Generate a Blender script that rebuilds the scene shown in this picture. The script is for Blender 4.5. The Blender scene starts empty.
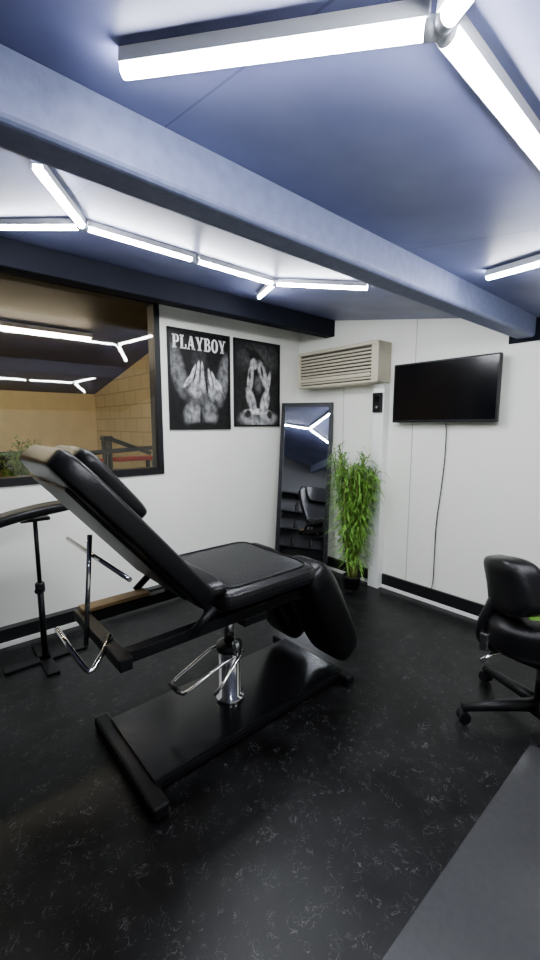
import bpy, bmesh, math, random
from mathutils import Vector, Matrix, Euler
random.seed(7)
D=bpy.data; SC=bpy.context.scene; COL=SC.collection
rad=math.radians

# ------------------------------------------------------------------ materials
def newmat(name):
    m=D.materials.new(name); m.use_nodes=True
    nt=m.node_tree; b=nt.nodes["Principled BSDF"]
    return m,nt,b
def mat(name,col,rough=0.5,metal=0.0,bump=0.0,bscale=60.0,var=0.0,vscale=6.0,coat=0.0,spec=0.5):
    m,nt,b=newmat(name)
    c=(col[0],col[1],col[2],1)
    b.inputs["Base Color"].default_value=c
    b.inputs["Roughness"].default_value=rough
    b.inputs["Metallic"].default_value=metal
    b.inputs["Specular IOR Level"].default_value=spec
    b.inputs["Coat Weight"].default_value=coat
    tc=nt.nodes.new("ShaderNodeTexCoord")
    if var>0:
        n=nt.nodes.new("ShaderNodeTexNoise"); n.inputs["Scale"].default_value=vscale; n.inputs["Detail"].default_value=4
        r=nt.nodes.new("ShaderNodeValToRGB")
        r.color_ramp.elements[0].position=0.3; r.color_ramp.elements[1].position=0.7
        r.color_ramp.elements[0].color=(c[0]*(1-var),c[1]*(1-var),c[2]*(1-var),1)
        r.color_ramp.elements[1].color=(min(1,c[0]*(1+var)),min(1,c[1]*(1+var)),min(1,c[2]*(1+var)),1)
        nt.links.new(tc.outputs["Object"],n.inputs["Vector"]); nt.links.new(n.outputs["Fac"],r.inputs[0])
        nt.links.new(r.outputs[0],b.inputs["Base Color"])
    if bump>0:
        n2=nt.nodes.new("ShaderNodeTexNoise"); n2.inputs["Scale"].default_value=bscale; n2.inputs["Detail"].default_value=3
        bp=nt.nodes.new("ShaderNodeBump"); bp.inputs["Strength"].default_value=bump; bp.inputs["Distance"].default_value=0.004
        nt.links.new(tc.outputs["Object"],n2.inputs["Vector"]); nt.links.new(n2.outputs["Fac"],bp.inputs["Height"])
        nt.links.new(bp.outputs[0],b.inputs["Normal"])
    return m
def emis(name,col,s):
    m,nt,b=newmat(name)
    b.inputs["Base Color"].default_value=(0.9,0.9,0.9,1)
    b.inputs["Emission Color"].default_value=(*col,1); b.inputs["Emission Strength"].default_value=s
    return m

M_wall=mat("wall_paint",(0.87,0.87,0.79),0.4,bump=0.05,bscale=30,var=0.02,vscale=2)
M_walldark=mat("charcoal_wall_paint",(0.03,0.032,0.04),0.5,bump=0.05,bscale=30,var=0.05,vscale=2)
M_wall_tan=mat("painted_tan",(0.86,0.70,0.38),0.7,bump=0.1,bscale=30,var=0.06)
M_black=mat("black_paint",(0.008,0.008,0.009),0.35,bump=0.05,bscale=80,spec=0.3)
M_frame=mat("black_window_frame",(0.004,0.004,0.005),0.5,bump=0.05,spec=0.25)
M_steel=mat("black_powder_coat",(0.004,0.004,0.005),0.4,bump=0.08,bscale=300,spec=0.2)
M_gloss=mat("black_gloss_plate",(0.003,0.003,0.004),0.2,bump=0.03,bscale=20,spec=0.4)
M_leather=mat("black_leather",(0.003,0.003,0.0035),0.32,bump=0.25,bscale=80,spec=0.22)
M_leather2=mat("black_vinyl_upholstery",(0.003,0.003,0.0035),0.36,bump=0.3,bscale=160,spec=0.25)
M_chrome=mat("chrome",(0.75,0.75,0.76),0.12,1.0,bump=0.01)
M_chromed=mat("dull_chrome",(0.5,0.5,0.52),0.25,1.0,bump=0.02)
M_plastic=mat("black_plastic",(0.005,0.005,0.006),0.42,bump=0.1,bscale=200,spec=0.25)
M_white=mat("white_plastic",(0.90,0.91,0.87),0.35,bump=0.03)
M_whitetrim=mat("white_trim",(0.85,0.85,0.8),0.4,bump=0.03)
M_beige=mat("aged_beige_plastic",(0.55,0.50,0.37),0.45,bump=0.05,var=0.06,vscale=4)
M_beige2=mat("beige_louvre",(0.50,0.45,0.33),0.5,bump=0.05)
M_dark=mat("dark_recess",(0.05,0.045,0.035),0.8,bump=0.05)
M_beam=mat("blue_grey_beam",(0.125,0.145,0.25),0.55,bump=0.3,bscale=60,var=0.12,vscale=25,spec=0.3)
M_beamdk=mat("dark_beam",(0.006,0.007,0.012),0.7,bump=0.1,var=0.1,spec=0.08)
M_screen=mat("tv_screen",(0.002,0.002,0.003),0.14,bump=0.0,spec=0.3)
M_housing=mat("lamp_housing",(0.8,0.82,0.85),0.4,bump=0.02)
M_conn=mat("clear_connector",(0.7,0.73,0.8),0.15,bump=0.02,spec=0.8)
M_tube=emis("led_tube",(0.91,0.945,1.0),200)
M_tubewarm=emis("warm_tube",(1.0,0.88,0.66),62)
M_tanplate=mat("tan_plate_finish",(0.50,0.32,0.13),0.5,bump=0.1,var=0.15,vscale=20)
M_mirror=mat("mirror_glass",(0.82,0.84,0.86),0.01,1.0)
M_leaf=mat("bamboo_leaf",(0.12,0.27,0.03),0.5,var=0.75,vscale=22)
M_stem=mat("bamboo_stem",(0.22,0.26,0.05),0.5,var=0.2,vscale=20)
M_mat=mat("grey_floor_mat",(0.045,0.045,0.047),0.22,bump=0.0,var=0.06,vscale=40,spec=0.65)
M_green=mat("green_tag",(0.35,0.8,0.1),0.4)
M_cloth=mat("green_cloth",(0.03,0.3,0.07),0.9,var=0.1)
M_red=mat("red_cloth",(0.5,0.03,0.02),0.6,var=0.1)
M_ink=mat("white_ink",(0.9,0.9,0.87),0.5)

def floor_mat():
    m,nt,b=newmat("black_flecked_vinyl"); N=nt.nodes; L=nt.links
    tc=N.new("ShaderNodeTexCoord")
    def veins(scale,width,seed,patch_lo,patch_hi):
        n0=N.new("ShaderNodeTexNoise"); n0.inputs["Scale"].default_value=6; n0.inputs["Detail"].default_value=5
        mp=N.new("ShaderNodeMapping"); mp.inputs["Location"].default_value=(seed,seed*2,0); mp.inputs["Rotation"].default_value=(0,0,seed)
        L.new(tc.outputs["Object"],mp.inputs[0]); L.new(mp.outputs[0],n0.inputs["Vector"])
        mx=N.new("ShaderNodeMix"); mx.data_type='VECTOR'; mx.inputs[0].default_value=0.10
        L.new(mp.outputs[0],mx.inputs[4]); L.new(n0.outputs["Color"],mx.inputs[5])
        n1=N.new("ShaderNodeTexNoise"); n1.inputs["Scale"].default_value=scale; n1.inputs["Detail"].default_value=5; n1.inputs["Distortion"].default_value=1.5
        L.new(mx.outputs[1],n1.inputs["Vector"])
        ma=N.new("ShaderNodeMath"); ma.operation='SUBTRACT'; ma.inputs[1].default_value=0.5; L.new(n1.outputs["Fac"],ma.inputs[0])
        ab=N.new("ShaderNodeMath"); ab.operation='ABSOLUTE'; L.new(ma.outputs[0],ab.inputs[0])
        r1=N.new("ShaderNodeMapRange"); r1.inputs[1].default_value=0.0; r1.inputs[2].default_value=width; r1.inputs[3].default_value=1; r1.inputs[4].default_value=0
        L.new(ab.outputs[0],r1.inputs[0])
        n2=N.new("ShaderNodeTexNoise"); n2.inputs["Scale"].default_value=17; n2.inputs["Detail"].default_value=3
        L.new(mp.outputs[0],n2.inputs["Vector"])
        r2=N.new("ShaderNodeMapRange"); r2.inputs[1].default_value=patch_lo; r2.inputs[2].default_value=patch_hi
        L.new(n2.outputs["Fac"],r2.inputs[0])
        mul=N.new("ShaderNodeMath"); mul.operation='MULTIPLY'; L.new(r1.outputs[0],mul.inputs[0]); L.new(r2.outputs[0],mul.inputs[1])
        return mul.outputs[0]
    v1=veins(18,0.011,0.0,0.52,0.62); v2=veins(30,0.011,1.3,0.53,0.65)
    mm=N.new("ShaderNodeMath"); mm.operation='MAXIMUM'; L.new(v1,mm.inputs[0]); L.new(v2,mm.inputs[1])
    nb=N.new("ShaderNodeTexNoise"); nb.inputs["Scale"].default_value=5; nb.inputs["Detail"].default_value=8; L.new(tc.outputs["Object"],nb.inputs["Vector"])
    rb=N.new("ShaderNodeValToRGB"); rb.color_ramp.elements[0].position=0.38; rb.color_ramp.elements[1].position=0.68
    rb.color_ramp.elements[0].color=(0.0010,0.0010,0.0012,1); rb.color_ramp.elements[1].color=(0.0075,0.0075,0.008,1)
    L.new(nb.outputs["Fac"],rb.inputs[0])
    cm=N.new("ShaderNodeMix"); cm.data_type='RGBA'
    L.new(rb.outputs[0],cm.inputs[6]); cm.inputs[7].default_value=(0.095,0.095,0.095,1)
    L.new(mm.outputs[0],cm.inputs[0]); L.new(cm.outputs[2],b.inputs["Base Color"])
    b.inputs["Roughness"].default_value=0.38; b.inputs["Specular IOR Level"].default_value=0.2
    n3=N.new("ShaderNodeTexNoise"); n3.inputs["Scale"].default_value=70; bp=N.new("ShaderNodeBump"); bp.inputs["Strength"].default_value=0.12; bp.inputs["Distance"].default_value=0.003
    L.new(tc.outputs["Object"],n3.inputs["Vector"]); L.new(n3.outputs["Fac"],bp.inputs["Height"]); L.new(bp.outputs[0],b.inputs["Normal"])
    return m
M_floor=floor_mat()
def ceil_mat():
    m,nt,b=newmat("blue_ceiling_panel"); N=nt.nodes; L=nt.links
    tc=N.new("ShaderNodeTexCoord")
    n=N.new("ShaderNodeTexNoise"); n.inputs["Scale"].default_value=2.2; n.inputs["Detail"].default_value=5
    L.new(tc.outputs["Object"],n.inputs["Vector"])
    r=N.new("ShaderNodeValToRGB"); r.color_ramp.elements[0].position=0.33; r.color_ramp.elements[1].position=0.68
    r.color_ramp.elements[0].color=(0.088,0.097,0.215,1); r.color_ramp.elements[1].color=(0.165,0.185,0.35,1)
    L.new(n.outputs["Fac"],r.inputs[0])
    br=N.new("ShaderNodeTexBrick"); br.offset=0; br.inputs["Scale"].default_value=1
    br.inputs["Brick Width"].default_value=9.0; br.inputs["Row Height"].default_value=1.08; br.inputs["Mortar Size"].default_value=0.003
    br.inputs["Color1"].default_value=(1,1,1,1); br.inputs["Color2"].default_value=(1,1,1,1); br.inputs["Mortar"].default_value=(0.6,0.6,0.65,1)
    mp=N.new("ShaderNodeMapping"); mp.inputs["Location"].default_value=(4,0.55,0)
    L.new(tc.outputs["Object"],mp.inputs[0]); L.new(mp.outputs[0],br.inputs["Vector"])
    mx=N.new("ShaderNodeMix"); mx.data_type='RGBA'; mx.blend_type='MULTIPLY'; mx.inputs[0].default_value=1
    L.new(r.outputs[0],mx.inputs[6]); L.new(br.outputs["Color"],mx.inputs[7]); L.new(mx.outputs[2],b.inputs["Base Color"])
    b.inputs["Roughness"].default_value=0.42; b.inputs["Specular IOR Level"].default_value=0.35
    return m
M_ceil=ceil_mat()
def block_mat():
    m,nt,b=newmat("tan_block_wall"); N=nt.nodes; L=nt.links
    tc=N.new("ShaderNodeTexCoord"); sx=N.new("ShaderNodeSeparateXYZ"); cx=N.new("ShaderNodeCombineXYZ")
    ad=N.new("ShaderNodeMath"); ad.operation='ADD'
    L.new(tc.outputs["Object"],sx.inputs[0]); L.new(sx.outputs[0],ad.inputs[0]); L.new(sx.outputs[1],ad.inputs[1])
    L.new(ad.outputs[0],cx.inputs[0]); L.new(sx.outputs[2],cx.inputs[1])
    br=N.new("ShaderNodeTexBrick"); br.inputs["Scale"].default_value=1; br.inputs["Brick Width"].default_value=0.42; br.inputs["Row Height"].default_value=0.2
    br.inputs["Mortar Size"].default_value=0.01; br.inputs["Color1"].default_value=(0.88,0.75,0.46,1); br.inputs["Color2"].default_value=(0.80,0.67,0.39,1); br.inputs["Mortar"].default_value=(0.62,0.50,0.28,1)
    L.new(cx.outputs[0],br.inputs["Vector"]); L.new(br.outputs["Color"],b.inputs["Base Color"]); b.inputs["Roughness"].default_value=0.8
    return m
M_block=block_mat()
def glass_mat():
    m,nt,b=newmat("reflective_window_glass"); N=nt.nodes; L=nt.links
    out=[n for n in N if n.type=='OUTPUT_MATERIAL'][0]; N.remove(b)
    t=N.new("ShaderNodeBsdfTransparent"); t.inputs[0].default_value=(0.95,0.93,0.88,1)
    g=N.new("ShaderNodeBsdfGlossy"); g.inputs["Roughness"].default_value=0.02; g.inputs[0].default_value=(0.9,0.9,0.9,1)
    mx=N.new("ShaderNodeMixShader"); mx.inputs[0].default_value=0.05
    L.new(t.outputs[0],mx.inputs[1]); L.new(g.outputs[0],mx.inputs[2]); L.new(mx.outputs[0],out.inputs[0])
    return m
M_glass=glass_mat()
def seat_mat():
    m,nt,b=newmat("textured_seat_vinyl"); N=nt.nodes; L=nt.links
    b.inputs["Base Color"].default_value=(0.004,0.004,0.005,1); b.inputs["Roughness"].default_value=0.34; b.inputs["Specular IOR Level"].default_value=0.32
    tc=N.new("ShaderNodeTexCoord"); v=N.new("ShaderNodeTexVoronoi"); v.inputs["Scale"].default_value=55; v.inputs["Randomness"].default_value=0.15
    bp=N.new("ShaderNodeBump"); bp.inputs["Strength"].default_value=0.45; bp.inputs["Distance"].default_value=0.005
    L.new(tc.outputs["Object"],v.inputs["Vector"]); L.new(v.outputs["Distance"],bp.inputs["Height"]); L.new(bp.outputs[0],b.inputs["Normal"])
    return m
M_seat=seat_mat()

def picture_mat(name,bg,ells):
    m,nt,b=newmat(name); N=nt.nodes; L=nt.links
    uv=N.new("ShaderNodeTexCoord")
    cur=None
    for (cx,cy,rx,ry,ang,val,soft) in ells:
        mp=N.new("ShaderNodeMapping"); mp.vector_type='TEXTURE'
        mp.inputs["Location"].default_value=(cx,cy,0); mp.inputs["Rotation"].default_value=(0,0,rad(ang)); mp.inputs["Scale"].default_value=(rx,ry,1)
        L.new(uv.outputs["UV"],mp.inputs[0])
        ln=N.new("ShaderNodeVectorMath"); ln.operation='LENGTH'; L.new(mp.outputs[0],ln.inputs[0])
        mr=N.new("ShaderNodeMapRange"); mr.inputs[1].default_value=1-soft; mr.inputs[2].default_value=1+soft*0.3; mr.inputs[3].default_value=1; mr.inputs[4].default_value=0
        L.new(ln.outputs["Value"],mr.inputs[0])
        mx=N.new("ShaderNodeMix"); mx.data_type='RGBA'
        L.new(mr.outputs[0],mx.inputs[0])
        if cur is None: mx.inputs[6].default_value=(bg,bg,bg,1)
        else: L.new(cur,mx.inputs[6])
        mx.inputs[7].default_value=(val,val,val,1); cur=mx.outputs[2]
    n=N.new("ShaderNodeTexNoise"); n.inputs["Scale"].default_value=14; n.inputs["Detail"].default_value=6; L.new(uv.outputs["UV"],n.inputs["Vector"])
    mr=N.new("ShaderNodeMapRange"); mr.inputs[1].default_value=0.35; mr.inputs[2].default_value=0.65; mr.inputs[3].default_value=0.35; mr.inputs[4].default_value=1.4
    L.new(n.outputs["Fac"],mr.inputs[0])
    mu=N.new("ShaderNodeMix"); mu.data_type='RGBA'; mu.blend_type='MULTIPLY'; mu.inputs[0].default_value=1
    L.new(cur,mu.inputs[6]); L.new(mr.outputs[0],mu.inputs[7]); L.new(mu.outputs[2],b.inputs["Base Color"])
    b.inputs["Roughness"].default_value=0.4; b.inputs["Specular IOR Level"].default_value=0.25
    return m

# ------------------------------------------------------------------ geometry helpers
def wm(o):
    m=Matrix.Translation(o.location)@o.rotation_euler.to_matrix().to_4x4()
    if o.parent: return wm(o.parent)@o.matrix_parent_inverse@m
    return m
def parent_inv(p): return wm(p).inverted()
def finish(me,name,m,parent=None,loc=(0,0,0),rot=(0,0,0),smooth=False,label=None):
    o=D.objects.new(name,me); COL.objects.link(o)
    if m is not None: me.materials.append(m)
    if smooth:
        for p in me.polygons: p.use_smooth=True
    if parent is not None:
        o.parent=parent; o.matrix_parent_inverse=parent_inv(parent)
    o.location=loc; o.rotation_euler=rot
    if label: o["label"]=label
    return o
def root(name,loc,label,cat,group=None):
    o=D.objects.new(name,None); COL.objects.link(o); o.location=loc; o.empty_display_size=0.1
    o["label"]=label; o["category"]=cat
    if group: o["group"]=group
    return o
def tag(o,label,cat,group=None):
    o["label"]=label; o["category"]=cat
    if group: o["group"]=group
    return o
def struct(o,label=None):
    o["kind"]="structure"
    if label: o["label"]=label
    return o
def bm_box(bm,lo,hi,M=None):
    vs=[]
    for z in(lo[2],hi[2]):
        for y in(lo[1],hi[1]):
            for x in(lo[0],hi[0]):
                v=Vector((x,y,z)); 
                if M is not None: v=M@v
                vs.append(bm.verts.new(v))
    f=[]
    for a in((0,2,3,1),(4,5,7,6),(0,1,5,4),(2,6,7,3),(0,4,6,2),(1,3,7,5)):
        f.append(bm.faces.new([vs[i] for i in a]))
    return vs,f
def box(name,lo,hi,m,parent=None,bevel=0.0,seg=2,rot=(0,0,0),label=None,smooth=False):
    lo=Vector(lo);hi=Vector(hi); c=(lo+hi)/2; h=(hi-lo)/2
    bm=bmesh.new(); bm_box(bm,-h,h)
    if bevel>0: bmesh.ops.bevel(bm,geom=bm.edges[:],offset=bevel,segments=seg,profile=0.5,affect='EDGES')
    me=D.meshes.new(name); bm.to_mesh(me); bm.free()
    return finish(me,name,m,parent,c,rot,smooth,label)
def boxes(name,lst,m,parent=None,bevel=0.0,origin=None,label=None):
    bm=bmesh.new()
    o=Vector(origin) if origin else (Vector(lst[0][0])+Vector(lst[0][1]))/2
    for lo,hi in lst:
        b2=bmesh.new(); bm_box(b2,Vector(lo)-o,Vector(hi)-o)
        if bevel>0: bmesh.ops.bevel(b2,geom=b2.edges[:],offset=bevel,segments=2,profile=0.5,affect='EDGES')
        t=D.meshes.new("t"); b2.to_mesh(t); b2.free(); bm.from_mesh(t); D.meshes.remove(t)
    me=D.meshes.new(name); bm.to_mesh(me); bm.free()
    return finish(me,name,m,parent,o,(0,0,0),False,label)
def spow(v,e): return math.copysign(abs(v)**e,v)
def cushion_mesh(name,size,e1=0.35,e2=0.25,nu=24,nv=64,fn=None):
    verts=[];faces=[]
    for i in range(1,nu):
        u=-math.pi/2+math.pi*i/nu
        for j in range(nv):
            v=2*math.pi*j/nv
            p=Vector((size[0]/2*spow(math.cos(u),e1)*spow(math.cos(v),e2),size[1]/2*spow(math.cos(u),e1)*spow(math.sin(v),e2),size[2]/2*spow(math.sin(u),e1)))
            verts.append(p)
    b=len(verts); verts+= [Vector((0,0,-size[2]/2)),Vector((0,0,size[2]/2))]
    if fn: verts=[fn(v) for v in verts]
    for i in range(nu-2):
        for j in range(nv):
            a=i*nv+j; c=i*nv+(j+1)%nv
            faces.append((a,c,c+nv,a+nv))
    for j in range(nv):
        faces.append((b,(j+1)%nv,j)); t=(nu-2)*nv; faces.append((b+1,t+j,t+(j+1)%nv))
    me=D.meshes.new(name); me.from_pydata([tuple(v) for v in verts],[],faces); me.update()
    return me
def cushion(name,size,loc,rot,m,parent=None,e1=0.35,e2=0.25,fn=None,label=None):
    return finish(cushion_mesh(name,size,e1,e2,fn=fn),name,m,parent,loc,rot,True,label)
def smooth_path(pts,n=6):
    pts=[Vector(p) for p in pts]; out=[]
    for i in range(len(pts)-1):
        p0=pts[max(i-1,0)];p1=pts[i];p2=pts[i+1];p3=pts[min(i+2,len(pts)-1)]
        for k in range(n):
            t=k/n
            out.append(0.5*((2*p1)+(p2-p0)*t+(2*p0-5*p1+4*p2-p3)*t*t+(3*p1-p0-3*p2+p3)*t**3))
    out.append(pts[-1]); return out
def tube_bm(bm,pts,r,seg=12,caps=True):
    pts=[Vector(p) for p in pts]; n=len(pts)
    rs=r if isinstance(r,(list,tuple)) else [r]*n
    d0=(pts[1]-pts[0]).normalized()
    up=Vector((0,0,1)) if abs(d0.z)<0.9 else Vector((1,0,0))
    nrm=d0.cross(up).normalized(); rings=[]
    for i in range(n):
        if i==0: d=(pts[1]-pts[0])
        elif i==n-1: d=pts[-1]-pts[-2]
        else: d=(pts[i+1]-pts[i]).normalized()+(pts[i]-pts[i-1]).normalized()
        d=d.normalized(); nrm=(nrm-d*nrm.dot(d)).normalized(); bn=d.cross(nrm)
        rings.append([bm.verts.new(pts[i]+(nrm*math.cos(2*math.pi*k/seg)+bn*math.sin(2*math.pi*k/seg))*rs[i]) for k in range(seg)])
    for i in range(n-1):
        for k in range(seg):
            bm.faces.new((rings[i][k],rings[i][(k+1)%seg],rings[i+1][(k+1)%seg],rings[i+1][k]))
    if caps:
        bm.faces.new(rings[0][::-1]); bm.faces.new(rings[-1])
def tube(name,pts,r,m,parent=None,seg=14,smooth=0,label=None):
    pts=[Vector(p) for p in pts]
    if smooth: pts=smooth_path(pts,smooth)
    o=pts[0].copy(); bm=bmesh.new(); tube_bm(bm,[p-o for p in pts],r,seg)
    me=D.meshes.new(name); bm.to_mesh(me); bm.free()
    ob=finish(me,name,m,parent,o,(0,0,0),False,label)
    for p in me.polygons:
        p.use_smooth = len(p.vertices)==4
    return ob
def lathe(name,prof,loc,m,parent=None,seg=32,label=None,rot=(0,0,0)):
    bm=bmesh.new(); rings=[]
    for r,z in prof:
        rings.append([bm.verts.new((r*math.cos(2*math.pi*k/seg),r*math.sin(2*math.pi*k/seg),z)) for k in range(seg)])
    for i in range(len(rings)-1):
        for k in range(seg):
            bm.faces.new((rings[i][k],rings[i][(k+1)%seg],rings[i+1][(k+1)%seg],rings[i+1][k]))
    bm.faces.new(rings[0][::-1]); bm.faces.new(rings[-1])
    me=D.meshes.new(name); bm.to_mesh(me); bm.free()
    ob=finish(me,name,m,parent,loc,rot,False,label)
    for p in me.polygons: p.use_smooth=len(p.vertices)==4
    return ob
def quad(name,w,h,m,parent,loc,rot,label=None):
    me=D.meshes.new(name); me.from_pydata([(-w/2,-h/2,0),(w/2,-h/2,0),(w/2,h/2,0),(-w/2,h/2,0)],[],[(0,1,2,3)])
    uv=me.uv_layers.new(name="UVMap")
    for i,c in enumerate([(0,0),(1,0),(1,1),(0,1)]): uv.data[i].uv=c
    return finish(me,name,m,parent,loc,rot,False,label)

# ------------------------------------------------------------------ room shell
XL=-3.24; YB=3.22; XR=1.7; YF=-1.3
def cz(x): return 2.048-0.168*x
struct(box("floor",(XL-0.1,YF-0.1,-0.1),(XR+0.1,YB+0.1,0),M_floor),"black flecked vinyl floor")
bm=bmesh.new(); vs,_=bm_box(bm,(XL-0.1,YF-0.1,0),(XR+0.1,YB+0.1,0.08))
for v in vs: v.co.z+=cz(v.co.x)
me=D.meshes.new("ceiling"); bm.to_mesh(me); bm.free(); struct(finish(me,"ceiling",M_ceil),"sloping glossy blue-grey ceiling panels")
def wall(name,lo,hi,m,label):
    bm=bmesh.new(); vs,_=bm_box(bm,lo,hi)
    for v in vs:
        if v.co.z>1: v.co.z=cz(v.co.x)-0.001
    me=D.meshes.new(name); bm.to_mesh(me); bm.free(); return struct(finish(me,name,m),label)
wall("wall_back",(XL-0.1,YB,0),(XR+0.1,YB+0.1,2.6),M_wall,"white panelled wall")
wall("wall_right",(XR,YF,0),(XR+0.1,YB,2.6),M_wall,"white wall")
wall("wall_front",(XL-0.1,YF-0.1,0),(XR+0.1,YF,2.6),M_walldark,"dark charcoal wall")
WY0,WY1,WZ0,WZ1=-0.9,1.565,1.135,2.47
boxes("wall_left",[((XL-0.1,YF,0),(XL,YB,WZ0)),((XL-0.1,WY1,WZ0),(XL,YB,2.58)),((XL-0.1,YF,WZ0),(XL,WY0,2.58)),((XL-0.1,WY0,WZ1),(XL,WY1,2.58))],M_wall)
struct(D.objects["wall_left"],"white wall with internal window")
win=D.objects.new("window_1",None); COL.objects.link(win); win.location=(XL,0.3,WZ0); struct(win,"black framed internal window")
fx0,fx1=XL-0.1,XL+0.015
fr=boxes("window_frame",[((fx0,WY0-0.04,WZ0-0.045),(fx1,WY1+0.04,WZ0+0.01)),((fx0,WY0-0.04,WZ1-0.01),(fx1,WY1+0.04,WZ1+0.03)),((fx0,WY0-0.04,WZ0),(fx1,WY0+0.01,WZ1)),((fx0,WY1-0.01,WZ0),(fx1,WY1+0.04,WZ1))],M_frame,win)
fr["kind"]="structure"
gl=box("window_pane",(XL-0.004,WY0,WZ0),(XL-0.001,WY1,WZ1),M_glass,win); gl["kind"]="structure"

AX=-7.6; AY0,AY1=-2.0,2.5
def az(x): return 2.85+0.19*(x+3.3)
struct(box("floor.001",(AX-0.1,AY0,-0.1),(XL-0.1,AY1,0),M_black),"dark floor of the adjoining room")
def awall(name,lo,hi,m,label):
    bm=bmesh.new(); vs,_=bm_box(bm,lo,hi)
    for v in vs:
        if v.co.z>1: v.co.z=az(v.co.x)
    me=D.meshes.new(name); bm.to_mesh(me); bm.free(); return struct(finish(me,name,m),label)
awall("wall_adjoining_far",(AX-0.1,AY0,0),(AX,AY1,3),M_wall_tan,"tan painted wall in adjoining room")
awall("wall_adjoining_end",(AX-0.1,AY1,0),(XL-0.1,AY1+0.1,3),M_block,"tan block wall in adjoining room")
awall("wall_adjoining_rear",(AX-0.1,AY0-0.1,0),(XL-0.1,AY0,3),M_wall_tan,"tan wall in adjoining room")
bm=bmesh.new(); vs,_=bm_box(bm,(AX-0.1,AY0-0.1,0),(XL-0.1,AY1+0.1,0.06))
for v in vs: v.co.z+=az(v.co.x)
me=D.meshes.new("ceiling.001"); bm.to_mesh(me); bm.free(); struct(finish(me,"ceiling.001",mat("brown_dark_ceiling",(0.024,0.018,0.014),0.6,var=0.2)),"dark brown ceiling of adjoining room")

# beams
def beam(name,x0,x1,zb,label,m,bev):
    bm=bmesh.new(); vs,_=bm_box(bm,(x0,YF,zb),(x1,YB,zb+0.05))
    for v in vs:
        if v.co.z>zb+0.02: v.co.z=cz(v.co.x)-0.001
    es=[e for e in bm.edges if abs(e.verts[0].co.x-e.verts[1].co.x)<1e-5 and abs(e.verts[0].co.z-zb)<1e-4 and abs(e.verts[1].co.z-zb)<1e-4]
    bmesh.ops.bevel(bm,geom=es,offset=bev,segments=4,profile=0.5,affect='EDGES')
    me=D.meshes.new(name); bm.to_mesh(me); bm.free()
    return struct(finish(me,name,m),label)
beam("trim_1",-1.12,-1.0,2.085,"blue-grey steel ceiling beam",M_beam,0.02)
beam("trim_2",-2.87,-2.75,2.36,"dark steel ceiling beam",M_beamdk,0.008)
struct(box("trim_3",(-1.16,YB-0.012,2.06),(-0.97,YB,2.21),M_beamdk),"dark beam end plate")
M_joint=mat("joint_strip",(0.42,0.43,0.4),0.5)
struct(box("trim_4",(-1.873,YB-0.003,0.14),(-1.867,YB,2.36),M_joint),"thin panel joint strip")
struct(box("trim_6",(-2.62,YB-0.003,0.14),(-2.615,YB,1.9),M_joint),"thin panel joint strip")
struct(boxes("baseboard_back",[((XL,YB-0.02,0.03),(XR,YB,0.13))],M_black),"black skirting board")
struct(boxes("trim_7",[((XL,YB-0.026,0.0),(XR,YB,0.03))],M_whitetrim),"white floor bead")
struct(boxes("baseboard_left",[((XL,YF,0.03),(XL+0.06,YB-0.03,0.12))],M_black),"black skirting board")
struct(boxes("trim_8",[((XL,YF,0.0),(XL+0.075,YB-0.03,0.03))],M_whitetrim),"white floor bead")

# ------------------------------------------------------------------ LED hexagon lights
def tz(x): return cz(x)-0.028
def cluster(cx,arms_a,arms_b,label):
    r=root("ceiling_light",(cx,1.195,tz(cx)),label,"ceiling light","linked hexagon led tubes on the ceiling")
    L=0.555
    A=(cx,0.64); Mi=(cx,1.195); B=(cx,1.75)
    segs=[(A,Mi),(Mi,B)]
    for ang in arms_a: segs.append((A,(A[0]+L*math.cos(rad(ang)),A[1]+L*math.sin(rad(ang)))))
    for ang in arms_b: segs.append((B,(B[0]+L*math.cos(rad(ang)),B[1]+L*math.sin(rad(ang)))))
    for p,q in segs:
        p=Vector(p);q=Vector(q); d=(q-p).normalized()
        g=0.018
        a=p+d*g; b=q-d*(g if (tuple(q)==Mi or tuple(q)==B) else 0.0)
        a3=Vector((a.x,a.y,tz(a.x))); b3=Vector((b.x,b.y,tz(b.x)))
        tube("tube",[a3,b3],0.0135,M_tube,r,16)
        dd=(b3-a3).normalized(); side=dd.cross(Vector((0,0,1))).normalized(); up=side.cross(dd)
        Mx=Matrix((side,dd,up)).transposed().to_4x4(); Mx.translation=Vector((0,0,0))
        bm=bmesh.new(); ln=(b3-a3).length
        bm_box(bm,(-0.019,0,0.014),(0.019,ln,0.0255),Mx); bm_box(bm,(-0.019,0,0.0015),(-0.0145,ln,0.014),Mx); bm_box(bm,(0.0145,0,0.0015),(0.019,ln,0.014),Mx)
        me=D.meshes.new("housing"); bm.to_mesh(me); bm.free(); finish(me,"housing",M_housing,r,a3)
    for node,n in ((A,arms_a),(Mi,[]),(B,arms_b)):
        bm=bmesh.new()
        dirs=[90,270] if node==Mi else ([90]+n if node==A else [270]+n)
        for a in dirs:
            v=Vector((math.cos(rad(a)),math.sin(rad(a)),-0.168*math.cos(rad(a))))*0.022
            tube_bm(bm,[(0,0,0),v],0.0150,12)
        bmesh.ops.create_uvsphere(bm,u_segments=12,v_segments=8,radius=0.0152)
        me=D.meshes.new("connector"); bm.to_mesh(me); bm.free()
        finish(me,"connector",M_conn,r,(node[0],node[1],tz(node[0])),(0,0,0),True,"clear plastic connector")
    return r
cluster(-1.98,[210,330],[30,150],"white led tube light in linked hexagon layout beside the dark beam")
cluster(-0.356,[210,330],[30,150],"white led tube light in linked hexagon layout past the grey beam")
r=root("tube_light",(-4.97,0.7,2.45),"warm tube light on the ceiling of the adjoining room","ceiling light")
tube("tube",[(-4.97,-0.9,2.455),(-4.97,1.62,2.455)],0.02,M_tubewarm,r)
box("housing",(-5.0,-0.92,2.475),(-4.94,1.64,2.52),M_housing,r)

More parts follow.
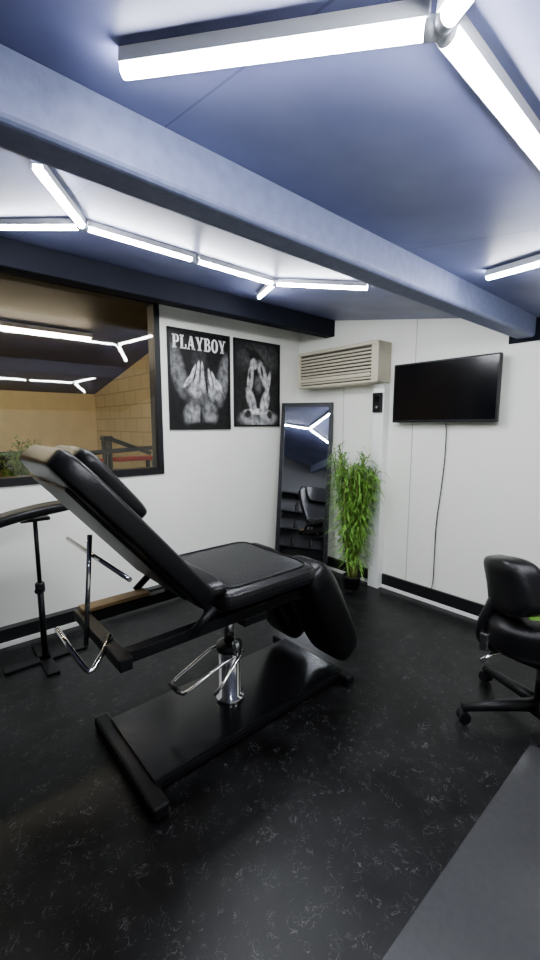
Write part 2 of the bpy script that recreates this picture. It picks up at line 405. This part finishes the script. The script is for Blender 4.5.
# ------------------------------------------------------------------ tattoo chair
C=root("tattoo_chair",(-1.69,1.2,0),"black leather reclining hydraulic tattoo chair on steel base","chair")
box("base_plate",(-1.91,0.62,0.062),(-1.43,1.79,0.074),M_gloss,C,0.003,label="glossy black steel base plate")
for y,xa,xb in((0.60,-1.99,-1.32),(1.80,-2.02,-1.36)):
    box("foot",(xa,y-0.035,0.004),(xb,y+0.035,0.062),M_steel,C,0.012,3)
for x in(-1.91,-1.48):
    box("base_rail",(x,0.62,0.02),(x+0.05,1.79,0.062),M_steel,C,0.006)
cp=Vector((-1.665,1.16,0))
lathe("column",[(0.075,0.074),(0.075,0.09),(0.056,0.094),(0.056,0.33),(0.05,0.335),(0.05,0.345)],cp,M_chrome,C,label="polished chrome pump cylinder")
lathe("piston",[(0.026,0.345),(0.026,0.56)],cp,M_chromed,C,label="chrome piston")
lathe("collar",[(0.065,0.34),(0.068,0.35),(0.068,0.375),(0.04,0.385)],cp,M_plastic,C)
def sh(pts,d=Vector((0.02,0.0,0.0))): return [Vector(p)+d for p in pts]
tube("pedal",sh([(-1.735,1.17,0.35),(-1.74,1.08,0.345),(-1.745,0.885,0.262),(-1.735,0.858,0.252),(-1.71,0.85,0.25),(-1.655,0.85,0.25),(-1.63,0.856,0.252),(-1.62,0.885,0.262),(-1.60,1.06,0.335),(-1.60,1.13,0.345),(-1.63,1.16,0.352)]),0.0085,M_chrome,C,label="angular thin chrome foot pump pedal")
tube("pedal",[(-1.60,1.20,0.345),(-1.575,1.16,0.34),(-1.55,1.04,0.25),(-1.55,0.99,0.215)],0.008,M_chrome,C,label="short chrome release pedal")
tube("pedal_grip",[(-1.725,0.85,0.25),(-1.635,0.85,0.25)],0.012,M_plastic,C)
lathe("valve",[(0.018,0),(0.02,0.01),(0.02,0.05),(0.012,0.06)],cp+Vector((0.075,-0.01,0.36)),M_chromed,C,16,label="small chrome valve")
boxes("carriage",[((-1.93,0.55,0.60),(-1.88,1.5,0.65)),((-1.50,0.55,0.60),(-1.45,1.5,0.65)),((-1.97,0.50,0.60),(-1.41,0.55,0.65)),((-1.93,1.10,0.56),(-1.45,1.24,0.60)),((-1.93,1.46,0.60),(-1.45,1.50,0.65)),((-1.90,0.92,0.65),(-1.86,1.46,0.69)),((-1.52,0.92,0.65),(-1.48,1.46,0.69))],M_steel,C,0.005)
box("tan_plate",(-1.965,0.52,0.652),(-1.89,0.84,0.668),M_tanplate,C,0.002,label="thin tan plate")  # thin tan-coloured plate on top of the carriage rail, towards the rear
cushion("seat",(0.65,0.60,0.11),(-1.695,1.235,0.74),(0,0,0),M_seat,C,0.4,0.22,label="textured black vinyl seat pad")
def sq(cx,cy,a,b,e,z,n=48):
    return [(cx+a*spow(math.cos(2*math.pi*k/n),e),cy+b*spow(math.sin(2*math.pi*k/n),e),z) for k in range(n+1)]
tube("piping",sq(-1.695,1.235,0.285,0.26,0.24,0.791),0.004,M_leather,C,8)
th=rad(-49.5)
n=Vector((0,0.76,0.649)); dd=Vector((0,-0.649,0.76))
bc=Vector((-1.69,0.602,1.088))-dd*0.025+n*0.006
def taper(v):
    t=max(0,(-v.y-0.05)/0.38); return Vector((v.x*(1-0.14*t*t),v.y,v.z))
cushion("backrest",(0.64,0.87,0.10),bc,(th,0,0),M_leather,C,0.28,0.22,fn=taper)
box("backrest_plate",bc-Vector((0.24,0.33,0.006)),bc+Vector((0.24,0.33,0.006)),M_steel,C,0.002,rot=(th,0,0)).location=bc-n*0.053
cushion("headrest",(0.42,0.36,0.08),bc+dd*0.20+n*0.075,(th,0,0),M_leather,C,0.5,0.3)
cushion("lumbar_roll",(0.60,0.09,0.09),(-1.69,0.93,0.80),(0,0,0),M_leather,C,0.6,0.3)
tl=rad(-62)
for x,yy in((-1.51,1.69),(-1.87,1.66)):
    cushion("leg_rest",(0.29,0.68,0.215),Vector((x,yy,0.455)),(tl,0,0),M_leather,C,0.5,0.36)
box("leg_rest_bracket",(-1.80,1.40,0.58),(-1.59,1.56,0.62),M_steel,C,0.004)
tube("crossbar",[(-1.99,0.50,0.985),(-1.38,0.54,0.958)],0.009,M_chrome,C)
tube("strut",[(-1.70,0.51,1.06),(-1.70,0.47,0.60)],0.010,M_chrome,C)
tube("tilt_handle",[(-1.72,0.37,0.70),(-1.6,0.39,0.65),(-1.515,0.411,0.608),(-1.50,0.42,0.602),(-1.502,0.435,0.604),(-1.55,0.49,0.63),(-1.6,0.535,0.66)],0.010,M_chrome,C,label="chrome tilt handle")
for x in(-1.40,-1.98):
    tube("hinge_bracket",[(x,0.80,0.66),(x,0.90,0.74)],0.018,M_steel,C)

# ------------------------------------------------------------------ arm rest stand
S=root("armrest_stand",(-2.82,0.53,0),"black adjustable padded arm rest stand on floor base","stand")
tube("pole",[(-2.82,0.53,0.02),(-2.82,0.53,0.50)],0.019,M_steel,S)
tube("inner_pole",[(-2.82,0.53,0.48),(-2.82,0.53,0.93)],0.013,M_steel,S)
lathe("clamp_collar",[(0.026,0),(0.028,0.01),(0.028,0.05),(0.024,0.06)],(-2.82,0.53,0.46),M_plastic,S,20)
tube("clamp_knob",[(-2.82,0.53,0.49),(-2.77,0.51,0.49),(-2.755,0.505,0.49)],[0.008,0.008,0.02],M_plastic,S)
boxes("base",[((-3.05,0.495,0.003),(-2.60,0.565,0.018)),((-2.855,0.30,0.003),(-2.785,0.78,0.018))],M_steel,S,0.004)
def arc(v): return Vector((v.x,v.y,v.z-0.25*v.y*v.y+0.18*v.y))
cushion("arm_pad",(0.16,0.66,0.065),(-2.80,0.43,0.965),(0,0,0),M_leather,S,0.5,0.35,fn=arc)
box("pad_bracket",(-2.85,0.45,0.915),(-2.79,0.61,0.935),M_steel,S,0.003)

# ------------------------------------------------------------------ standing mirror in the corner
p0=Vector((-3.035,2.685,0)); p1=Vector((-2.585,2.975,0)); mid=(p0+p1)/2; wdt=(p1-p0).length; ang=math.atan2((p1-p0).y,(p1-p0).x)
MR=root("standing_mirror",mid,"tall rectangular mirror with dark frame leaning in the room corner","mirror")
H=1.745; lean=rad(-9.9)
Rm=(Matrix.Rotation(ang,4,'Z')@Matrix.Rotation(lean,4,'X'))
def mpart(name,lst,m,label=None,bev=0.003):
    bm=bmesh.new()
    for lo,hi in lst:
        b2=bmesh.new(); bm_box(b2,lo,hi); bmesh.ops.bevel(b2,geom=b2.edges[:],offset=bev,segments=2,affect='EDGES')
        t=D.meshes.new("t"); b2.to_mesh(t); b2.free(); bm.from_mesh(t); D.meshes.remove(t)
    me=D.meshes.new(name); bm.to_mesh(me); bm.free()
    return finish(me,name,m,MR,mid+Vector((0,0,0.004)),(Rm.to_euler()),False,label)
w2=wdt/2; fw=0.04
M_mframe=mat("dark_slate_frame",(0.006,0.007,0.010),0.5,bump=0.05,spec=0.3)
mpart("frame",[((-w2,-0.015,0),(-w2+fw,0.02,H)),((w2-fw,-0.015,0),(w2,0.02,H)),((-w2,-0.015,0),(w2,0.02,fw)),((-w2,-0.015,H-fw),(w2,0.02,H))],M_mframe)
mpart("mirror_glass",[((-w2+0.01,-0.003,0.01),(w2-0.01,0.003,H-0.01))],M_mirror,bev=0.0005)

# dark storage shelf on the charcoal wall (seen reflected in the standing mirror)
SH=root("storage_shelf",(-1.35,-1.1,0),"black open storage shelf standing against the charcoal wall","shelf")
for x in(-2.0,-0.72):
    box("side_panel",(x,-1.28,0),(x+0.03,-0.95,1.55),M_steel,SH,0.003)
for z in(0.1,0.45,0.8,1.15,1.52):
    box("shelf_board",(-1.97,-1.28,z),(-0.72,-0.95,z+0.025),M_steel,SH,0.002)
bx=0
for z in(0.475,0.825,1.175):
    for k in range(3):
        x=-1.80+k*0.36+random.uniform(-.04,.04)
        m=[M_plastic,M_beige,M_white][(bx*2+k)%3]; bx+=1
        b=lathe("bottle",[(0.035,0),(0.037,0.01),(0.037,0.13),(0.015,0.16),(0.015,0.19)],(x,-1.1,z+0.0005),m,None,16)
        tag(b,"small plain bottle standing on the black storage shelf","bottle","bottles on the storage shelf")

# ------------------------------------------------------------------ bamboo plant
PL=Vector((-2.285,2.985,0))
P=root("potted_bamboo",PL,"artificial green bamboo plant in small black pot","plant")
lathe("pot",[(0.068,0),(0.08,0.10),(0.085,0.105),(0.085,0.115),(0.075,0.115),(0.073,0.10)],PL,M_plastic,P)
def leafy(P,loc,nst,nleaf,hmin,hmax,spread,ymax,leafm,wmin,wmax,zlo=0.15):
    bm=bmesh.new(); stems=[]
    for i in range(nst):
        a=random.uniform(0,6.28); rr=random.uniform(0.005,0.05); tr=random.uniform(0.04,spread); h=random.uniform(hmin,hmax)
        b0=Vector((rr*math.cos(a),rr*math.sin(a),0.09)); tt=Vector((tr*math.cos(a),min(ymax-0.03,tr*math.sin(a)),h))
        md=(b0*0.4+tt*0.6)+Vector((random.uniform(-.03,.03),random.uniform(-.03,.03),0))
        pth=smooth_path([b0,md,tt],5); stems.append(pth); tube_bm(bm,pth,0.0045,6)
    me=D.meshes.new("stems"); bm.to_mesh(me); bm.free(); finish(me,"stems",M_stem,P,loc,(0,0,0),True)
    V=[];F=[]
    for k in range(nleaf):
        st=random.choice(stems); t=random.uniform(zlo,1); q=st[min(len(st)-1,int(t*(len(st)-1)+random.random()*0.9))]+Vector((random.uniform(-.02,.02),random.uniform(-.02,.02),random.uniform(-.05,.05)))
        a=random.uniform(0,6.28); el=random.uniform(-0.3,1.1); L_=random.uniform(0.09,0.20); wv=random.uniform(wmin,wmax)
        d=Vector((math.cos(a)*math.cos(el),math.sin(a)*math.cos(el),math.sin(el)))
        s=d.cross(Vector((0,0,1))).normalized()
        b=len(V); mdp=q+d*L_*0.5; tip=q+d*L_+Vector((0,0,-L_*0.35))
        tip.y=min(tip.y,ymax); mdp.y=min(mdp.y,ymax)
        V+=[q,mdp+s*wv,tip,mdp-s*wv]; F.append((b,b+1,b+2,b+3))
    me=D.meshes.new("foliage"); me.from_pydata([tuple(v) for v in V],[],F); finish(me,"foliage",leafm,P,loc)
leafy(P,PL,26,3400,0.94,1.30,0.22,0.13,M_leaf,0.0045,0.0085,0.2)

# ------------------------------------------------------------------ column + controller
struct(box("trim_9",(-2.215,YB-0.085,0),(-2.105,YB,1.86),M_white,None,0.004),"white boxed pipe column below air conditioner")
T=root("wall_controller",(-2.16,YB-0.085,1.62),"small black wall controller mounted on white column","controller")
box("body",(-2.205,YB-0.115,1.61),(-2.115,YB-0.0855,1.78),M_plastic,T,0.006,3)
box("display",(-2.185,YB-0.118,1.70),(-2.135,YB-0.1145,1.75),M_screen,T,0.001)
box("button",(-2.172,YB-0.119,1.645),(-2.148,YB-0.1145,1.67),M_chromed,T,0.002,label="small silver button")

# ------------------------------------------------------------------ air conditioner
A=root("air_conditioner",(-2.6,YB,1.89),"wide beige wall air conditioner with louvred front","air conditioner")
ax0,ax1,az0,az1,ay=-3.05,-2.10,1.865,2.21,3.02
boxes("body",[((ax0,ay+0.03,az0),(ax1,YB-0.002,az1)),((ax0,ay,az1-0.03),(ax1,ay+0.04,az1)),((ax0,ay,az0),(ax1,ay+0.04,az0+0.02)),((ax0,ay,az0),(ax0+0.02,ay+0.04,az1)),((ax1-0.07,ay+0.002,az0),(ax1,ay+0.04,az1))],M_beige,A,0.006)
box("recess",(ax0+0.015,ay+0.022,az0+0.015),(ax1-0.06,ay+0.032,az1-0.03),M_dark,A)
for i in range(9):
    z=az0+0.033+i*0.0305
    box("louvre",(ax0+0.018,ay+0.006,z),(ax1-0.068,ay+0.026,z+0.016),M_beige2,A,0.002)
box("outlet_vane",(ax0+0.03,ay-0.003,az0+0.055),(ax1-0.08,ay+0.012,az0+0.085),M_beige,A,0.003)

# ------------------------------------------------------------------ television
TV=root("television",(-1.59,YB,1.76),"flat black wall-mounted television above dangling cable","television")
box("casing",(-2.01,3.125,1.52),(-1.17,3.165,2.0),M_plastic,TV,0.006,3)
quad("screen",0.815,0.445,M_screen,TV,(-1.59,3.1245,1.765),(rad(90),0,0),label="dark glossy switched-off screen")
box("wall_bracket",(-1.75,3.16,1.62),(-1.43,YB-0.001,1.9),M_steel,TV,0.004)
cb=tube("power_cable",smooth_path([(-1.565,3.18,1.515),(-1.565,3.20,1.45),(-1.57,3.208,1.25),(-1.585,3.208,1.0),(-1.61,3.208,0.7),(-1.612,3.208,0.4),(-1.61,3.205,0.24),(-1.61,3.19,0.14)],6),0.0045,mat("dark_cable",(0.03,0.03,0.03),0.5),None,8)
tag(cb,"thin dark power cable hanging down the white wall","cable")

# ------------------------------------------------------------------ posters
def slab_word(word,width,height):
    V=[];F=[]
    def poly(pts):
        b=len(V); V.extend(pts); F.append(tuple(range(b,b+len(pts))))
    def rect(x0,y0,x1,y1): poly([(x0,y0,0),(x1,y0,0),(x1,y1,0),(x0,y1,0)])
    def diag(x0,y0,x1,y1,w): poly([(x0-w/2,y0,0),(x0+w/2,y0,0),(x1+w/2,y1,0),(x1-w/2,y1,0)])
    def ring(cx,cy,ro,so,ri,si,a0,a1,n=20):
        for k in range(n):
            t0=rad(a0+(a1-a0)*k/n);t1=rad(a0+(a1-a0)*(k+1)/n)
            poly([(cx+ri*math.cos(t0),cy+si*math.sin(t0),0),(cx+ro*math.cos(t0),cy+so*math.sin(t0),0),(cx+ro*math.cos(t1),cy+so*math.sin(t1),0),(cx+ri*math.cos(t1),cy+si*math.sin(t1),0)])
    s=0.11; x=0
    for ch in word:
        if ch=='P':
            rect(x+.08,0,x+.32,1); rect(x,0,x+.42,s); rect(x,1-s,x+.4,1); rect(x+.3,1-s,x+.45,1); rect(x+.3,.42,x+.45,.42+s)
            ring(x+.45,.71,.27,.29,.06,.18,-90,90); w=.72
        elif ch=='L':
            rect(x+.08,0,x+.32,1); rect(x,0,x+.68,s); rect(x,1-s,x+.42,1); rect(x+.56,0,x+.68,.34); w=.68
        elif ch=='A':
            diag(x+.14,0,x+.40,1,.12); diag(x+.68,0,x+.44,1,.25); rect(x+.22,.28,x+.6,.28+s); rect(x,0,x+.30,s); rect(x+.48,0,x+.88,s); w=.88
        elif ch=='Y':
            rect(x+.30,0,x+.54,.45); rect(x+.2,0,x+.64,s); diag(x+.40,.40,x+.15,1,.24); diag(x+.46,.40,x+.68,1,.12); rect(x,1-s,x+.34,1); rect(x+.54,1-s,x+.84,1); w=.84
        elif ch=='B':
            rect(x+.08,0,x+.32,1); rect(x,0,x+.46,s); rect(x,1-s,x+.44,1); rect(x+.3,.47,x+.46,.47+s)
            ring(x+.44,.76,.24,.24,.05,.13,-90,90); ring(x+.46,.275,.29,.275,.07,.165,-90,90); w=.76
        elif ch=='O':
            ring(x+.4,.5,.4,.52,.16,.40,0,360,36); w=.8
        x+=w+.07
    tot=x-.07
    me=D.meshes.new("title_lettering")
    me.from_pydata([((v[0]-tot/2)*width/tot,v[1]*height,v[2]) for v in V],[],F)
    return me
def poster(y0,y1,z0,z1,pm,label,title=None):
    r=root("poster",(XL,(y0+y1)/2,z0),label,"poster","black framed posters on the white wall")
    f=0.018
    boxes("frame",[((XL+0.001,y0,z0),(XL+0.022,y0+f,z1)),((XL+0.001,y1-f,z0),(XL+0.022,y1,z1)),((XL+0.001,y0,z0),(XL+0.022,y1,z0+f)),((XL+0.001,y0,z1-f),(XL+0.022,y1,z1))],M_frame,r,0.002)
    quad("print",y1-y0-0.02,z1-z0-0.02,pm,r,(XL+0.010,(y0+y1)/2,(z0+z1)/2),(rad(90),0,rad(90)))
    if title:
        me=slab_word(title,(y1-y0)-0.09,0.115)
        finish(me,"title_lettering",M_ink,r,(XL+0.0112,(y0+y1)/2,z1-0.165),(rad(90),0,rad(90)),False,"white slab serif title lettering")
    return r
pm1=picture_mat("bw_torso_photo",0.006,[
 (0.5,0.42,0.40,0.42,0,0.015,0.6),
 (0.13,0.60,0.12,0.30,20,0.16,0.4),(0.89,0.53,0.11,0.30,-15,0.18,0.4),
 (0.5,0.26,0.22,0.36,0,0.10,0.4),(0.48,0.72,0.13,0.14,0,0.04,0.5),
 (0.46,0.44,0.18,0.11,20,0.34,0.3),(0.72,0.40,0.13,0.11,-20,0.30,0.3),
 (0.30,0.50,0.03,0.12,-50,0.55,0.25),(0.36,0.56,0.028,0.13,-30,0.62,0.25),(0.45,0.59,0.028,0.13,-12,0.6,0.25),(0.53,0.58,0.028,0.13,2,0.55,0.25),
 (0.66,0.53,0.028,0.12,14,0.55,0.25),(0.74,0.51,0.028,0.12,28,0.6,0.25),(0.82,0.46,0.03,0.11,44,0.5,0.25),
 (0.405,0.56,0.007,0.11,-21,0.01,0.3),(0.49,0.57,0.007,0.11,-5,0.01,0.3),(0.70,0.51,0.007,0.10,21,0.01,0.3),
 (0.60,0.46,0.02,0.14,10,0.006,0.5),
 (0.36,0.15,0.16,0.13,15,0.26,0.5),(0.66,0.15,0.13,0.13,-15,0.20,0.5),(0.50,0.12,0.03,0.15,0,0.01,0.6),(0.5,0.03,0.35,0.05,0,0.006,0.5)])
pm2=picture_mat("bw_figure_photo",0.012,[
 (0.5,0.80,0.5,0.18,0,0.06,0.6),(0.52,0.09,0.45,0.12,0,0.30,0.3),
 (0.50,0.45,0.32,0.38,0,0.007,0.4),(0.44,0.82,0.14,0.10,-15,0.006,0.3),(0.42,0.85,0.26,0.035,-18,0.006,0.3),
 (0.42,0.74,0.09,0.07,0,0.42,0.25),(0.62,0.62,0.09,0.19,30,0.45,0.3),(0.34,0.56,0.07,0.19,-12,0.5,0.3),
 (0.74,0.50,0.05,0.18,-20,0.5,0.3),(0.52,0.50,0.10,0.12,0,0.10,0.4),(0.60,0.66,0.03,0.08,20,0.02,0.4),(0.33,0.60,0.025,0.07,0,0.03,0.4),
 (0.36,0.30,0.09,0.19,35,0.42,0.3),(0.66,0.27,0.10,0.19,-30,0.5,0.3),(0.50,0.17,0.32,0.04,0,0.6,0.3),
 (0.28,0.14,0.08,0.05,10,0.02,0.3),(0.78,0.13,0.07,0.05,-10,0.02,0.3)])
poster(1.67,2.30,1.46,2.31,pm1,"black framed black-and-white torso poster with white title lettering","PLAYBOY")
poster(2.345,2.925,1.485,2.31,pm2,"black framed black-and-white poster of seated figure in hat")

# ------------------------------------------------------------------ swivel chair
cxy=Vector((-0.54,2.26,0))
O=root("swivel_chair",cxy,"black upholstered swivel chair with low curved backrest on castors","chair")
v0=Vector((-0.806,2.0,0))-cxy; a0=math.degrees(math.atan2(v0.y,v0.x)); RR=v0.length
lathe("hub",[(0.05,0.07),(0.055,0.08),(0.055,0.13),(0.035,0.15)],cxy,M_plastic,O,20)
for i in range(5):
    a=rad(a0-72*i); d=Vector((math.cos(a),math.sin(a),0))
    tube("leg",[cxy+Vector((0,0,0.12)),cxy+d*0.15+Vector((0,0,0.108)),cxy+d*(RR+0.01)+Vector((0,0,0.08))],[0.036,0.030,0.02],M_plastic,O,10)
    wc=cxy+d*RR; sd=Vector((-d.y,d.x,0)); 
    bm=bmesh.new()
    for s in(-1,1): tube_bm(bm,[sd*s*0.006+Vector((0,0,0.033)),sd*s*0.026+Vector((0,0,0.033))],0.028,18)
    tube_bm(bm,[(0,0,0.047),(0,0,0.085)],0.008,10); tube_bm(bm,[sd*-0.024+Vector((0,0,0.044)),sd*0.024+Vector((0,0,0.044))],0.024,14)
    me=D.meshes.new("castor"); bm.to_mesh(me); bm.free(); finish(me,"castor",M_plastic,O,wc)
lathe("gas_lift",[(0.035,0.13),(0.035,0.30),(0.02,0.30),(0.02,0.40)],cxy,M_plastic,O,20)
box("mechanism",cxy+Vector((-0.11,-0.10,0.34)),cxy+Vector((0.11,0.10,0.43)),M_steel,O,0.01)
cushion("seat",(0.54,0.50,0.20),cxy+Vector((0.0,-0.02,0.52)),(0,0,rad(25)),M_leather2,O,0.5,0.55)
def curve_back(v):
    k=v.z/0.14
    return Vector((v.x+1.1*v.y*v.y-0.02*k*k,v.y*(1-0.08*k),v.z))
bd=rad(40)
cushion("backrest",(0.15,0.42,0.27),(-0.685,2.10,0.745),(rad(-14),rad(-8),bd),M_leather2,O,0.55,0.5,fn=curve_back)
tube("back_support",smooth_path([cxy+Vector((-0.06,-0.06,0.40)),cxy+Vector((-0.17,-0.15,0.40)),cxy+Vector((-0.225,-0.205,0.45)),cxy+Vector((-0.22,-0.21,0.56)),cxy+Vector((-0.17,-0.17,0.70))],5),0.024,M_steel,O)
bkt=box("lever_bracket",cxy+Vector((-0.22,-0.25,0.41)),cxy+Vector((-0.18,-0.21,0.50)),M_chromed,O,0.006,label="dull metal lever bracket")
tube("lever",[cxy+Vector((-0.06,-0.06,0.41)),cxy+Vector((-0.16,-0.24,0.41)),cxy+Vector((-0.19,-0.29,0.38))],[0.007,0.007,0.012],M_chrome,O,label="chrome height lever")
cushion("side_tag",(0.10,0.03,0.02),(-0.515,2.01,0.665),(0,0,rad(40)),M_green,O,label="bright green tag")

mt=box("floor_mat",(-0.53,-0.6,0.0005),(1.2,2.09,0.004),M_mat,None,0.001); tag(mt,"flat grey satin protective mat lying on black floor","mat")

# ------------------------------------------------------------------ things in the adjoining room
def table(name,x0,x1,y0,y1,h,m,label):
    r=root(name,((x0+x1)/2,(y0+y1)/2,0),label,"table")
    boxes("frame",[((x0,y0,h-0.2),(x1,y1,h-0.04)),((x0,y0,h-0.04),(x0+0.08,y1,h)),((x1-0.08,y0,h-0.04),(x1,y1,h)),((x0,y0,h-0.04),(x1,y0+0.08,h)),((x0,y1-0.08,h-0.04),(x1,y1,h))],M_black,r,0.008)
    box("cloth",(x0+0.07,y0+0.07,h-0.05),(x1-0.07,y1-0.07,h-0.015),m,r)
    for x in(x0+0.1,x1-0.1):
        for y in(y0+0.1,y1-0.1): box("leg",(x-0.05,y-0.05,0),(x+0.05,y+0.05,h-0.2),M_black,r,0.01)
table("pool_table",-7.4,-6.5,-0.6,1.25,1.10,M_cloth,"black games table with green cloth top in adjoining room")
G=root("exercise_bench",(-5.0,1.9,0),"black steel frame exercise bench with red pads in adjoining room","exercise bench")
box("pad",(-5.1,1.35,1.06),(-4.9,1.68,1.11),M_red,G,0.02,3)
box("pad",(-5.1,1.82,1.06),(-4.9,2.35,1.11),M_red,G,0.02,3)
for x in(-5.08,-4.9):
    for y in(1.4,1.75,2.3):
        tube("post",[(x,y,0.0),(x,y,1.07 if y!=1.75 else 1.36)],0.03,M_steel,G,10)
tube("bar",[(-5.12,1.75,1.34),(-4.85,1.75,1.34)],0.035,M_steel,G,10)
tube("bar",[(-4.88,1.4,1.18),(-4.88,2.3,1.22)],0.028,M_steel,G,10)
tube("bar",[(-4.88,1.75,1.34),(-4.88,2.25,1.15)],0.026,M_steel,G,10)
PQ=Vector((-5.9,0.92,0)); Q=root("potted_palm",PQ,"leafy green plant in black pot in adjoining room","plant")
lathe("pot",[(0.13,0),(0.17,0.3),(0.18,0.31),(0.18,0.33),(0.15,0.33),(0.14,0.28)],PQ,M_plastic,Q)
leafy(Q,PQ,14,800,1.05,1.34,0.30,0.5,M_leaf,0.008,0.015)

# ------------------------------------------------------------------ world + camera
w=D.worlds.new("World"); SC.world=w; w.use_nodes=True
w.node_tree.nodes["Background"].inputs[0].default_value=(0.5,0.6,0.8,1); w.node_tree.nodes["Background"].inputs[1].default_value=0.05
cam=D.cameras.new("Camera"); co=D.objects.new("Camera",cam); COL.objects.link(co)
co.location=(0,0,1.5); co.rotation_euler=(rad(82.4),0,rad(49.1))
cam.sensor_fit='VERTICAL'; cam.sensor_height=36; cam.lens=36*412/960; cam.clip_start=0.02
SC.camera=co
